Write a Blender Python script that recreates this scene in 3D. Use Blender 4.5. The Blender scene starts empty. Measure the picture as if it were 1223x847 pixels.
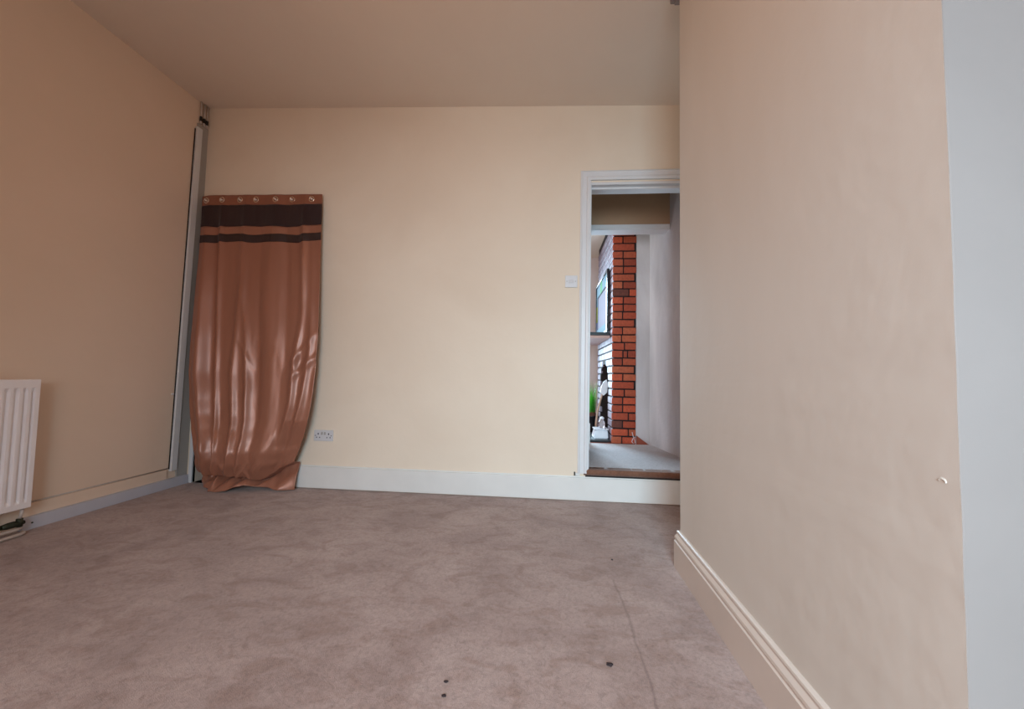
import bpy, bmesh, math, random
from mathutils import Vector, Matrix, noise
random.seed(7)
S = bpy.context.scene
COL = S.collection
PI = math.pi

# ------------------------------------------------------------------ helpers
def srgb(r, g, b):
    def c(v):
        v /= 255.0
        return v / 12.92 if v <= .04045 else ((v + .055) / 1.055) ** 2.4
    return (c(r), c(g), c(b), 1)

def link(name, bm, mats, parent=None, smooth=False):
    me = bpy.data.meshes.new(name)
    bm.normal_update()
    bm.to_mesh(me); bm.free()
    if not isinstance(mats, (list, tuple)): mats = [mats]
    for m in mats: me.materials.append(m)
    if smooth:
        for p in me.polygons: p.use_smooth = True
    o = bpy.data.objects.new(name, me); COL.objects.link(o)
    if parent:
        o.parent = parent
    return o

def tag(o, label=None, cat=None, group=None, kind=None):
    if label: o['label'] = label
    if cat: o['category'] = cat
    if group: o['group'] = group
    if kind: o['kind'] = kind
    return o

def struct(name, bm, mats, label=None, smooth=False):
    o = link(name, bm, mats, None, smooth); o['kind'] = 'structure'
    if label: o['label'] = label
    return o

def empty(name, loc, label, cat, group=None, kind=None):
    o = bpy.data.objects.new(name, None); COL.objects.link(o)
    o.location = loc; o.empty_display_size = .05
    return tag(o, label, cat, group, kind)

def box(bm, x0, x1, y0, y1, z0, z1, mat=0, bevel=0, segs=2):
    vs = [bm.verts.new((x, y, z)) for x in (x0, x1) for y in (y0, y1) for z in (z0, z1)]
    idx = [(0, 1, 3, 2), (4, 6, 7, 5), (0, 4, 5, 1), (2, 3, 7, 6), (0, 2, 6, 4), (1, 5, 7, 3)]
    fs = [bm.faces.new([vs[i] for i in f]) for f in idx]
    for f in fs: f.material_index = mat
    if bevel:
        es = list({e for f in fs for e in f.edges})
        r = bmesh.ops.bevel(bm, geom=es, offset=bevel, segments=segs, affect='EDGES', profile=.6)
        for f in r['faces']: f.material_index = mat
    return vs

def tube(bm, pts, r, n=12, mat=0, cap=True):
    pts = [Vector(p) for p in pts]
    rings = []
    up = None
    for i, p in enumerate(pts):
        d = (pts[min(i + 1, len(pts) - 1)] - pts[max(i - 1, 0)]).normalized()
        if up is None:
            up = Vector((0, 0, 1)) if abs(d.z) < .9 else Vector((1, 0, 0))
        a = d.cross(up).normalized(); b = a.cross(d).normalized(); up = b
        rr = r[i] if isinstance(r, (list, tuple)) else r
        rings.append([bm.verts.new(p + (a * math.cos(t) + b * math.sin(t)) * rr) for t in [2 * PI * k / n for k in range(n)]])
    for A, B in zip(rings, rings[1:]):
        for k in range(n):
            f = bm.faces.new((A[k], A[(k + 1) % n], B[(k + 1) % n], B[k])); f.material_index = mat; f.smooth = True
    if cap:
        for R_, rev in ((rings[0], True), (rings[-1], False)):
            f = bm.faces.new(R_[::-1] if rev else R_); f.material_index = mat
    return rings

def lathe(bm, prof, center=(0, 0, 0), n=28, mat=0):
    cx, cy, cz = center
    rings = []
    for r, z in prof:
        rings.append([bm.verts.new((cx + r * math.cos(2 * PI * k / n), cy + r * math.sin(2 * PI * k / n), cz + z)) for k in range(n)])
    for A, B in zip(rings, rings[1:]):
        for k in range(n):
            f = bm.faces.new((A[k], A[(k + 1) % n], B[(k + 1) % n], B[k])); f.smooth = True; f.material_index = mat
    bm.faces.new(rings[0][::-1]).material_index = mat
    bm.faces.new(rings[-1]).material_index = mat

def extrude_profile(bm, prof, path, out, mat=0):
    """prof: list of (offset outwards, z); path: list of (x,y); out: list of outward (x,y) at each path point (mitre scaled)."""
    rings = []
    for (x, y), (ox, oy) in zip(path, out):
        rings.append([bm.verts.new((x + ox * d, y + oy * d, z)) for d, z in prof])
    n = len(prof)
    for A, B in zip(rings, rings[1:]):
        for k in range(n):
            f = bm.faces.new((A[k], A[(k + 1) % n], B[(k + 1) % n], B[k])); f.material_index = mat
    bm.faces.new(rings[0][::-1]); bm.faces.new(rings[-1])
    bmesh.ops.recalc_face_normals(bm, faces=bm.faces[:])

def wall_cells(bm, a0, a1, z0, z1, holes, b0, b1, axis='x', mat=0):
    """solid slab along an axis with rectangular holes (a0,a1,z0,z1)"""
    As = sorted({a0, a1} | {h[0] for h in holes} | {h[1] for h in holes})
    Zs = sorted({z0, z1} | {h[2] for h in holes} | {h[3] for h in holes})
    for i in range(len(As) - 1):
        run = None
        for j in range(len(Zs) - 1):
            am, zm = (As[i] + As[i + 1]) / 2, (Zs[j] + Zs[j + 1]) / 2
            inh = any(h[0] < am < h[1] and h[2] < zm < h[3] for h in holes)
            if not inh:
                if run is None: run = [Zs[j], Zs[j + 1]]
                else: run[1] = Zs[j + 1]
            if inh or j == len(Zs) - 2:
                if run:
                    if axis == 'x': box(bm, As[i], As[i + 1], b0, b1, run[0], run[1], mat)
                    else: box(bm, b0, b1, As[i], As[i + 1], run[0], run[1], mat)
                run = None

# ------------------------------------------------------------------ materials
def newmat(name):
    m = bpy.data.materials.new(name); m.use_nodes = True
    nt = m.node_tree
    return m, nt, nt.nodes['Principled BSDF']

def ramp(nt, fac, stops):
    r = nt.nodes.new('ShaderNodeValToRGB')
    e = r.color_ramp.elements
    e[0].position, e[0].color = stops[0]
    e[1].position, e[1].color = stops[-1]
    for p, c in stops[1:-1]:
        n = e.new(p); n.color = c
    nt.links.new(fac, r.inputs['Fac'])
    return r.outputs['Color']

def noise_tex(nt, scale, detail=3, rough=.5, stretch=None, dist=0):
    tc = nt.nodes.new('ShaderNodeTexCoord')
    mp = nt.nodes.new('ShaderNodeMapping')
    if stretch: mp.inputs['Scale'].default_value = stretch
    n = nt.nodes.new('ShaderNodeTexNoise')
    n.inputs['Scale'].default_value = scale; n.inputs['Detail'].default_value = detail
    n.inputs['Roughness'].default_value = rough; n.inputs['Distortion'].default_value = dist
    nt.links.new(tc.outputs['Object'], mp.inputs['Vector']); nt.links.new(mp.outputs['Vector'], n.inputs['Vector'])
    return n.outputs['Fac']

def bump(nt, bs, h, strength, dist):
    b = nt.nodes.new('ShaderNodeBump'); b.inputs['Strength'].default_value = strength; b.inputs['Distance'].default_value = dist
    nt.links.new(h, b.inputs['Height']); nt.links.new(b.outputs['Normal'], bs.inputs['Normal'])
    return b

def mix(nt, fac, a, b, mode='MIX'):
    m = nt.nodes.new('ShaderNodeMix'); m.data_type = 'RGBA'; m.blend_type = mode
    if isinstance(fac, float): m.inputs['Factor'].default_value = fac
    else: nt.links.new(fac, m.inputs['Factor'])
    for v, k in ((a, 6), (b, 7)):
        if isinstance(v, tuple): m.inputs[k].default_value = v
        else: nt.links.new(v, m.inputs[k])
    return m.outputs[2]

def plain(name, col, rough=.5, var=.0, scale=8, metal=0, bmp=0, bscale=60, spec=.5, stretch=None, coat=0):
    m, nt, bs = newmat(name)
    bs.inputs['Roughness'].default_value = rough; bs.inputs['Metallic'].default_value = metal
    bs.inputs['Specular IOR Level'].default_value = spec
    if coat: bs.inputs['Coat Weight'].default_value = coat
    f = noise_tex(nt, scale, 4, .55, stretch)
    lo = tuple(c * (1 - var) for c in col[:3]) + (1,)
    hi = tuple(min(1, c * (1 + var)) for c in col[:3]) + (1,)
    nt.links.new(ramp(nt, f, [(.3, lo), (.7, hi)]), bs.inputs['Base Color'])
    if bmp: bump(nt, bs, noise_tex(nt, bscale, 4, .6), bmp, .004)
    return m

def paint(name, a, b, scale=1.3, stretch=None, bmp=.35, bscale=14, rough=.72):
    """emulsion on old plaster: two tones of wear in broad patches plus roller texture"""
    m, nt, bs = newmat(name)
    bs.inputs['Roughness'].default_value = rough; bs.inputs['Specular IOR Level'].default_value = .3
    f = noise_tex(nt, scale, 5, .55, stretch, .4)
    nt.links.new(ramp(nt, f, [(.3, a), (.7, b)]), bs.inputs['Base Color'])
    f1 = noise_tex(nt, bscale, 2, .5); f2 = noise_tex(nt, 260, 2, .5)
    ma = nt.nodes.new('ShaderNodeMath'); ma.operation = 'MULTIPLY_ADD'
    nt.links.new(f2, ma.inputs[0]); ma.inputs[1].default_value = .06; nt.links.new(f1, ma.inputs[2])
    bump(nt, bs, ma.outputs[0], bmp, .004)
    return m

M = {}
M['cream'] = paint('cream_wall_paint', srgb(231, 216, 196), srgb(238, 225, 206))
M['left'] = paint('cream_left_wall_paint', srgb(232, 210, 188), srgb(238, 216, 196))
M['pier'] = paint('beige_wall_paint', srgb(212, 204, 193), srgb(220, 213, 203), 1.6, (1, 1, .35))
M['ceil'] = paint('ceiling_paint', srgb(232, 218, 204), srgb(238, 226, 212), 1.0)
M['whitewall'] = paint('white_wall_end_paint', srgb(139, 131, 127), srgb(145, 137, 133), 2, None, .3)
M['passage'] = paint('white_plaster', srgb(196, 196, 200), srgb(226, 226, 230), 3.5, (1, 1, .3), .5, 30)
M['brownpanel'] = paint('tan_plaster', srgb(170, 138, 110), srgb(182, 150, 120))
M['pinkwall'] = paint('pale_pink_wall_paint', srgb(226, 204, 200), srgb(232, 212, 208))
M['white'] = plain('white_gloss_paint', srgb(222, 224, 226), .35, .02, 6, bmp=.12, bscale=25)
M['skirt'] = plain('white_skirting_gloss', srgb(226, 226, 222), .35, .03, 5, bmp=.15, bscale=20)
M['skirtgrey'] = plain('grey_white_board_paint', srgb(196, 198, 208), .4, .03, 6, bmp=.12, bscale=20)
M['pierskirt'] = plain('beige_skirting_gloss', srgb(214, 200, 188), .33, .03, 6, bmp=.12, bscale=22)
M['boxing'] = plain('grey_boxing_paint', srgb(168, 165, 160), .5, .03, 5)
M['plastic'] = plain('white_plastic', srgb(214, 214, 216), .3, .01)
M['dark'] = plain('dark_gap', srgb(30, 24, 22), .8, .1)
M['hole'] = plain('socket_hole_black', srgb(60, 60, 78), .6, .0)
M['radiator'] = plain('radiator_enamel', srgb(246, 242, 243), .3, .015)
M['brass'] = plain('tarnished_valve_metal', srgb(58, 64, 52), .5, .25, 60, metal=.6)
M['pipe'] = plain('painted_pipe', srgb(200, 190, 182), .4, .06, 40)
M['blackgloss'] = plain('black_gloss', srgb(18, 18, 24), .25, .1)
M['shelfunder'] = plain('lit_pink_shelf_underside', srgb(190, 160, 152), .6, .06)  # light from below put into the underside colour
M['chrome'] = plain('silver_eyelet_metal', srgb(225, 205, 190), .18, .02, metal=1)
M['eyeglint'] = plain('pale_hook_glint', srgb(228, 210, 198), .3, .02)
M['mortar'] = plain('dark_mortar', srgb(46, 34, 34), .9, .3, 60, bmp=.6, bscale=120)
M['soot'] = plain('sooty_firebox', srgb(50, 36, 32), .9, .3, 12)
M['terracotta'] = plain('terracotta_tile', srgb(150, 72, 48), .55, .15, 7)
M['slate'] = plain('black_hearth_slate', srgb(16, 26, 30), .35, .15)
M['whitestone'] = plain('white_glazed_stone', srgb(225, 228, 236), .25, .05)
M['wood'] = plain('pale_wood', srgb(196, 160, 138), .5, .12, 20)
M['potm'] = plain('dark_plant_pot', srgb(22, 20, 26), .4, .1)
M['soil'] = plain('brown_stems', srgb(92, 56, 40), .8, .2, 40)
M['crumb'] = plain('dark_crumb', srgb(44, 32, 34), .8, .1)
M['blind'] = plain('window_frame_white', srgb(230, 232, 234), .4, .02)

def brick_mat(name, cols, rough=.8, bmp=.6):
    m, nt, bs = newmat(name)
    at = nt.nodes.new('ShaderNodeAttribute'); at.attribute_name = 'tone'
    c = ramp(nt, at.outputs['Fac'], cols)
    f = noise_tex(nt, 45, 5, .65)
    c2 = mix(nt, f, (.45, .45, .47, 1), (1.45, 1.4, 1.38, 1))
    nt.links.new(mix(nt, 1.0, c, c2, 'MULTIPLY'), bs.inputs['Base Color'])
    bs.inputs['Roughness'].default_value = rough
    bump(nt, bs, noise_tex(nt, 70, 5, .7), bmp, .006)
    return m
M['brick'] = brick_mat('red_brick', [(0, srgb(92, 58, 50)), (.18, srgb(140, 62, 44)), (.5, srgb(172, 76, 50)), (.8, srgb(184, 102, 70)), (1, srgb(196, 80, 50))])
M['bricksunlit'] = brick_mat('sunlit_tone_brick', [(0, srgb(138, 126, 142)), (1, srgb(166, 154, 170))], .6, .25)  # pale lilac tone paints the sunlight on the red brick front

# carpet: short worn pile, mottled with old marks
def carpet(name, a, b, c, marks=True):
    m, nt, bs = newmat(name)
    bs.inputs['Roughness'].default_value = .95; bs.inputs['Specular IOR Level'].default_value = .1
    bs.inputs['Sheen Weight'].default_value = .25; bs.inputs['Sheen Roughness'].default_value = .5
    big = ramp(nt, noise_tex(nt, 1.7, 5, .6, None, .6), [(.32, a), (.5, b), (.7, c)])
    fine = noise_tex(nt, 55, 5, .8, None, 1.2)
    col = mix(nt, 1.0, big, ramp(nt, fine, [(.34, (.72, .71, .70, 1)), (.56, (1.04, 1.04, 1.04, 1))]), 'MULTIPLY')
    if marks:
        mid = ramp(nt, noise_tex(nt, 6, 4, .65, (1, 1.6, 1), 1.0), [(.36, (.84, .78, .74, 1)), (.5, (1, 1, 1, 1)), (.66, (1.06, 1.07, 1.08, 1))])
        col = mix(nt, 1.0, col, mid, 'MULTIPLY')
        # long pulled seam near the right-hand wall, a dent with a shape of its own
        tc = nt.nodes.new('ShaderNodeTexCoord'); sp = nt.nodes.new('ShaderNodeSeparateXYZ')
        nt.links.new(tc.outputs['Object'], sp.inputs[0])
        def math_(op, x, y=None):
            n = nt.nodes.new('ShaderNodeMath'); n.operation = op
            for i, v in enumerate((x, y)):
                if v is None: continue
                if isinstance(v, (int, float)): n.inputs[i].default_value = v
                else: nt.links.new(v, n.inputs[i])
            return n.outputs[0]
        wob = math_('MULTIPLY', noise_tex(nt, 5, 3), .04)
        dx = math_('ABSOLUTE', math_('SUBTRACT', math_('ADD', sp.outputs['X'], wob), .322))
        dy = math_('ABSOLUTE', math_('SUBTRACT', sp.outputs['Y'], 1.42))
        lx = math_('SUBTRACT', 1, math_('MULTIPLY', dx, 140)); lx = math_('MAXIMUM', lx, 0)
        ly = math_('LESS_THAN', dy, .36)
        k = math_('MULTIPLY', math_('MULTIPLY', lx, ly), .4)
        col = mix(nt, k, col, srgb(88, 62, 58))
    nt.links.new(col, bs.inputs['Base Color'])
    f1 = noise_tex(nt, 420, 2, .5); f2 = noise_tex(nt, 60, 4, .7, None, 1)
    ma = nt.nodes.new('ShaderNodeMath'); ma.operation = 'ADD'; nt.links.new(f1, ma.inputs[0]); nt.links.new(f2, ma.inputs[1])
    bump(nt, bs, ma.outputs[0], .5, .005)
    return m
M['carpet'] = carpet('worn_pink_brown_carpet', srgb(152, 126, 117), srgb(171, 146, 137), srgb(184, 161, 153))
M['carpet2'] = carpet('grey_passage_carpet', srgb(178, 172, 174), srgb(188, 182, 184), srgb(196, 191, 193), False)
M['nosing'] = carpet('brown_carpet_nosing', srgb(120, 84, 68), srgb(132, 94, 76), srgb(140, 102, 84), False)

def satin(name, a, b, rough=.33, sheen=.3, weave=.06, metal=.25):
    m, nt, bs = newmat(name)
    f = noise_tex(nt, 3, 3, .5, (1, 1, .3))
    nt.links.new(ramp(nt, f, [(.3, a), (.7, b)]), bs.inputs['Base Color'])
    bs.inputs['Roughness'].default_value = rough; bs.inputs['Metallic'].default_value = metal
    bs.inputs['Sheen Weight'].default_value = sheen; bs.inputs['Anisotropic'].default_value = .4
    bump(nt, bs, noise_tex(nt, 500, 1, .5, (1, 1, .08)), weave, .002)
    return m
M['satin'] = satin('copper_satin', srgb(154, 102, 80), srgb(166, 113, 91), .34, .04, .06, .14)
M['header'] = satin('copper_satin_header', srgb(146, 94, 72), srgb(156, 102, 80), .45, .04)
M['velvet'] = satin('dark_brown_velvet', srgb(38, 16, 16), srgb(50, 22, 20), .75, .15, .3, 0)
M['ribbon'] = satin('dark_brown_ribbon', srgb(44, 22, 18), srgb(52, 28, 22), .6, .1, .1, 0)

def grass_mat():
    m, nt, bs = newmat('grass_blades')
    tc = nt.nodes.new('ShaderNodeTexCoord'); sp = nt.nodes.new('ShaderNodeSeparateXYZ'); nt.links.new(tc.outputs['Generated'], sp.inputs[0])
    c = ramp(nt, sp.outputs['Z'], [(0, srgb(110, 70, 44)), (.18, srgb(60, 150, 40)), (.5, srgb(80, 190, 50)), (1, srgb(140, 190, 120))])
    nt.links.new(c, bs.inputs['Base Color']); bs.inputs['Roughness'].default_value = .5
    return m
M['grass'] = grass_mat()

def glass():
    m = bpy.data.materials.new('window_glass'); m.use_nodes = True; nt = m.node_tree; nt.nodes.clear()
    o = nt.nodes.new('ShaderNodeOutputMaterial'); t = nt.nodes.new('ShaderNodeBsdfTransparent'); g = nt.nodes.new('ShaderNodeBsdfGlossy')
    g.inputs['Roughness'].default_value = .02
    x = nt.nodes.new('ShaderNodeMixShader'); x.inputs[0].default_value = .05
    nt.links.new(t.outputs[0], x.inputs[1]); nt.links.new(g.outputs[0], x.inputs[2]); nt.links.new(x.outputs[0], o.inputs[0])
    return m
M['glass'] = glass()
def jar_glass():
    m, nt, bs = newmat('jar_glass'); bs.inputs['Transmission Weight'].default_value = .7; bs.inputs['Roughness'].default_value = .08
    bs.inputs['Base Color'].default_value = srgb(235, 225, 228); return m
M['jar'] = jar_glass()

# ------------------------------------------------------------------ room measurements (metres)
D = 2.857            # back wall
XL = -2.711          # left wall at the back corner
XR = 1.60            # right-hand room wall
YB = -1.62           # wall behind the camera
PX, PYF, PYN = .620, 1.920, .650   # wall block on the right: face, far corner, near corner
PZ = .219            # raised passage floor
def lw(y): return XL + .0087 * (y - D)
def cz(x): return 2.931 - .0307 * (x - XL)

# floor
bm = bmesh.new(); box(bm, XL - .15, XR + .15, YB - .15, D + .02, -.1, 0)
struct('floor', bm, M['carpet'], 'worn pinkish brown carpet covering the empty room')

# ceiling (falls slightly to the right)
bm = bmesh.new()
vs = box(bm, XL - .2, XR + .2, YB - .2, D + .15, 0, .12)
for v in vs: v.co.z += cz(v.co.x)
struct('ceiling', bm, M['ceil'])

# back wall with the doorway and the alcove behind the curtain
bm = bmesh.new()
wall_cells(bm, XL - .15, XR + .15, -.1, 2.95, [(.283, 1.14, PZ - .055, 2.262), (-2.655, -1.895, 0, 2.08)], D, D + .115)
struct('wall_back', bm, M['cream'])
bm = bmesh.new()   # shallow closet behind the curtain
box(bm, -2.72, -2.655, D + .115, D + .72, -.1, 2.2); box(bm, -1.895, -1.78, D + .115, D + .72, -.1, 2.2)
box(bm, -2.72, -1.78, D + .72, D + .82, -.1, 2.2); box(bm, -2.655, -1.895, D + .115, D + .72, 2.08, 2.2)
box(bm, -2.655, -1.895, D + .02, D + .72, -.1, 0)
struct('wall_alcove', bm, M['boxing'])

# left wall
bm = bmesh.new()
vs = box(bm, -.15, 0, YB - .15, D + .02, -.1, 2.99)
for v in vs: v.co.x += lw(v.co.y)
struct('wall_left', bm, M['left'])

# wall behind the camera, with the window that lights the room
WX0, WX1, WZ0, WZ1 = -1.15, .65, .65, 2.15
bm = bmesh.new()
wall_cells(bm, XL - .2, XR + .15, -.1, 2.99, [(WX0, WX1, WZ0, WZ1)], YB - .2, YB)
struct('wall_rear', bm, M['cream'])
bm = bmesh.new(); box(bm, XR, XR + .15, YB - .15, D + .02, -.1, 2.95)
struct('wall_side', bm, M['pier'])

def window(name, x0, x1, z0, z1, y, d=.06):
    bm = bmesh.new()
    t = .055
    box(bm, x0, x0 + t, y, y + d, z0, z1); box(bm, x1 - t, x1, y, y + d, z0, z1)
    box(bm, x0 + t, x1 - t, y, y + d, z1 - t, z1); box(bm, x0 + t, x1 - t, y, y + d, z0, z0 + t)
    xm = (x0 + x1) / 2; zm = z0 + (z1 - z0) * .62
    box(bm, xm - .025, xm + .025, y, y + d, z0 + t, z1 - t)
    w = struct(name, bm, M['blind'])
    bm = bmesh.new(); box(bm, x0 + t, xm - .025, y + .025, y + .031, z0 + t, z1 - t); box(bm, xm + .025, x1 - t, y + .025, y + .031, z0 + t, z1 - t)
    link('pane', bm, M['glass'], w)
    return w
window('window_1', WX0, WX1, WZ0, WZ1, YB - .15)

# right-hand wall block (chimney-breast like) with hand-plastered near corner
bm = bmesh.new()
N = 90
front = []; back = []
for k in range(N + 1):
    z = -.02 + (2.95 + .02) * k / N
    wob = .0035 * noise.noise(Vector((3.1, 0, z * 2.3))) + .002 * noise.noise(Vector((9.1, 0, z * 13)))
    front.append([bm.verts.new((PX - .0082 * (PYF - PYN) + wob * .6, PYN + .001, z)), bm.verts.new((PX - .0082 * (PYF - PYN) + .0015 + wob, PYN, z)), bm.verts.new((XR + .02, PYN, z))])
    back.append([bm.verts.new((PX, PYF - .004, z)), bm.verts.new((PX + .004, PYF, z)), bm.verts.new((XR + .02, PYF, z))])
for k in range(N):
    a, b, c, d = front[k], front[k + 1], back[k], back[k + 1]
    def q(*v, m=0):
        f = bm.faces.new(v); f.material_index = m
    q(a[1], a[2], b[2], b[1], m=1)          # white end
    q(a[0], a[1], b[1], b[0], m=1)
    q(c[0], a[0], b[0], d[0]); q(c[1], c[0], d[0], d[1]); q(c[2], c[1], d[1], d[2])
    q(a[2], c[2], d[2], b[2])
bm.faces.new([front[-1][0], front[-1][1], front[-1][2], back[-1][2], back[-1][1], back[-1][0]])
bm.faces.new([front[0][0], front[0][1], front[0][2], back[0][2], back[0][1], back[0][0]][::-1])
# chipped plaster flake
cy, czz = .678, .709
ring = []
for k in range(10):
    t = PI * (.15 + .9 * k / 9)
    ring.append((.006 * math.cos(t), .0045 * math.sin(t)))
xw = PX - .0082 * (PYF - cy)
top = [bm.verts.new((xw - .0012, cy + a_, czz + b_)) for a_, b_ in ring]
bot = [bm.verts.new((xw + .001, cy + a_ * 1.4, czz + b_ * 1.6 + .002)) for a_, b_ in ring]
inn = [bm.verts.new((xw + .001, cy + a_ * .6, czz + b_ * .4 - .001)) for a_, b_ in ring]
for k in range(9):
    bm.faces.new((top[k], top[k + 1], bot[k + 1], bot[k])); bm.faces.new((inn[k], inn[k + 1], top[k + 1], top[k]))
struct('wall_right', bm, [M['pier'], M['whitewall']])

# little moulded stop at the head of that wall's far corner
bm = bmesh.new()
box(bm, PX - .036, PX + .02, PYF - .03, PYF + .03, 2.715, 2.84, bevel=.006)
box(bm, PX - .018, PX + .01, PYF - .015, PYF + .02, 2.70, 2.717, bevel=.004)
struct('trim_1', bm, M['whitewall'])

# moulded skirting round the block
prof = [(0, 0), (.021, 0), (.021, .117), (.0165, .121), (.0165, .125), (.0195, .130), (.0185, .138), (.014, .145), (.0105, .150), (.0105, .154), (.0125, .158), (.011, .1635), (.006, .167), (0, .168)]
bm = bmesh.new()
pa = [(PX - .0082 * (PYF - PYN), PYN + .006), (PX, PYF), (XR, PYF)]
extrude_profile(bm, prof, pa, [(-1, 0), (-1, 1), (0, 1)])
struct('baseboard_right', bm, M['pierskirt'])

# back skirting: plain tall board under the doorway, with an upright stop at the curtain
bm = bmesh.new()
box(bm, -1.862, XR, D - .017, D, .007, .158, bevel=.002)
box(bm, -1.862, XR, D - .007, D, .158, .168, bevel=.002)
o = struct('baseboard_back', bm, M['skirt'])
bm = bmesh.new()
box(bm, -1.898, -1.864, D - .03, D + .03, 0, .175, bevel=.003); box(bm, -1.888, -1.872, D - .026, D, .175, .20, bevel=.002)
struct('trim_2', bm, M['skirt'])
bm = bmesh.new(); box(bm, .215, .245, D - .011, D, .170, .186, 0, .002); box(bm, .205, .213, D - .009, D, .172, .196, 1)
box(bm, .215, .27, D - .010, D, .186, .190, 0)
struct('trim_3', bm, [M['skirt'], M['dark']])

# left skirting: cream board with a lower grey-white cover board
bm = bmesh.new()
vs = box(bm, 0, .012, YB, D - .165, 0, .132, bevel=.003)
for v in bm.verts: v.co.x += lw(v.co.y)
o = struct('baseboard_left', bm, M['left'])
bm = bmesh.new(); box(bm, .012, .038, 1.885, D - .02, 0, .066, bevel=.002)
for v in bm.verts: v.co.x += lw(v.co.y)
o2 = struct('trim_4', bm, M['skirtgrey'], 'grey white low board along the foot of the left wall')
bm = bmesh.new(); tube(bm, [(.0165, 1.925, .034), (.045, 1.925, .034)][:1] + [(.041, 1.925, .034)], .004, 10, 0)
for v in bm.verts: v.co.x += lw(1.925)
link('screw', bm, M['brass'], o2)
bm = bmesh.new(); tube(bm, [(.006, 1.90, .137), (.006, 2.3, .137), (.006, 2.70, .137)], .0035, 8)
for v in bm.verts: v.co.x += lw(v.co.y)
tag(link('cable', bm, M['pipe']), 'thin painted cable along the top of the left skirting', 'cable')

# pipe boxing in the left corner
bm = bmesh.new()
box(bm, 0, .010, D - .092, D, .0, 2.755, bevel=.002)
for v in bm.verts: v.co.x += lw(v.co.y)
o = struct('trim_5', bm, M['boxing'])
bm = bmesh.new(); box(bm, -2.682, -2.655, D - .012, D + .02, 0, 2.08, bevel=.002)
struct('trim_7', bm, M['white'])
bm = bmesh.new()
box(bm, 0, .020, D - .145, D - .098, .115, 2.72, bevel=.003)
for v in bm.verts:
    v.co.x += lw(v.co.y)
    v.co.y += .040 * (v.co.z / 2.7)
tr = tag(link('cable_trunking', bm, M['white']), 'narrow white plastic trunking running up the left corner beside the curtain', 'cable trunking')
bm = bmesh.new(); tube(bm, [(lw(D) + .004, D - .1495 + .040 * z / 2.7, z) for z in (.13, .9, 1.8, 2.70)], .0035, 8)
cab = tag(link('cable', bm, M['dark']), 'thin dark cable beside the white trunking in the left corner', 'cable')
bm = bmesh.new(); box(bm, 0, .010, D - .160, D - .147, .667, .679, bevel=.002)
for v in bm.verts: v.co.x += lw(v.co.y)
link('clip', bm, M['white'], cab)
for k, (dy, dx, r) in enumerate(((-.082, .008, .0065), (-.052, .008, .0075), (-.026, .008, .0065))):
    bm = bmesh.new()
    X = lw(D) + dx + .004; Yp = D + dy + .008
    tube(bm, [(X, Yp, 2.756), (X, Yp, 2.83), (X, Yp, cz(X) + .001)], r, 14)
    t = empty('heating_pipe', (X, Yp, 2.756), ['copper-toned heating pipe above the boxing, nearest the left wall front', 'middle pale heating pipe above the corner boxing', 'heating pipe above the boxing, tight against the back wall'][k], 'pipe', 'pipes from the corner boxing to the ceiling')
    for v in bm.verts: v.co -= t.location
    link('pipe', bm, M['pipe'], t)
    bm = bmesh.new(); lathe(bm, [(r * 1.05, 0), (r * 1.4, .004), (r * 1.4, .034), (r * 1.05, .038)], (0, 0, .022), 14)
    link('dark_clamp', bm, M['dark'], t)

# ------------------------------------------------------------------ doorway to the passage
bm = bmesh.new()
ap = [(0, .0), (.072, .0), (.072, .010), (.060, .016), (.054, .012), (.030, .012), (.024, .019), (.012, .021), (.006, .018), (0, .018)]  # (across, out)
def arch_frame(bm, x0, x1, zb, zt):
    pts = []
    for (x, z), (dx, dz) in (((x0, zb), (-1, 0)), ((x0, zt), (-1, 1)), ((x1, zt), (1, 1)), ((x1, zb), (1, 0))):
        pts.append([bm.verts.new((x + dx * a, D - o_, z + dz * a)) for a, o_ in ap])
    n = len(ap)
    for A, B in zip(pts, pts[1:]):
        for k in range(n): bm.faces.new((A[k], A[(k + 1) % n], B[(k + 1) % n], B[k]))
    bm.faces.new(pts[0][::-1]); bm.faces.new(pts[-1]); bmesh.ops.recalc_face_normals(bm, faces=bm.faces[:])
arch_frame(bm, .300, 1.12, .190, 2.275)
dr = struct('door_1', bm, M['white'], 'white moulded door frame of the raised doorway')
bm = bmesh.new()
LX0, LX1, LZ = .295, 1.125, 2.262
box(bm, .283, LX0 + .012, D - .004, D + .118, PZ - .01, LZ, bevel=.002)
box(bm, LX1 - .012, 1.14, D - .004, D + .118, PZ - .01, LZ, bevel=.002)
box(bm, LX0 + .012, LX1 - .012, D - .004, D + .118, LZ - .018, LZ, bevel=.002)
link('door_lining', bm, M['white'], dr)
bm = bmesh.new()
box(bm, LX0 + .012, LX1 - .012, D + .035, D + .118, LZ - .034, LZ - .0185, bevel=.002)
link('door_stop', bm, M['white'], dr)

# passage floor, nosing and its walls
PE = 3.975
def pr(y): return 1.096 - .146 * (y - 3.415)
bm = bmesh.new()
box(bm, -.30, 1.25, D + .02, PE, PZ - .12, PZ, bevel=.004)
fp = struct('floor_passage', bm, M['carpet2'], 'grey carpet of the raised passage beyond the doorway')
bm = bmesh.new()
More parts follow.
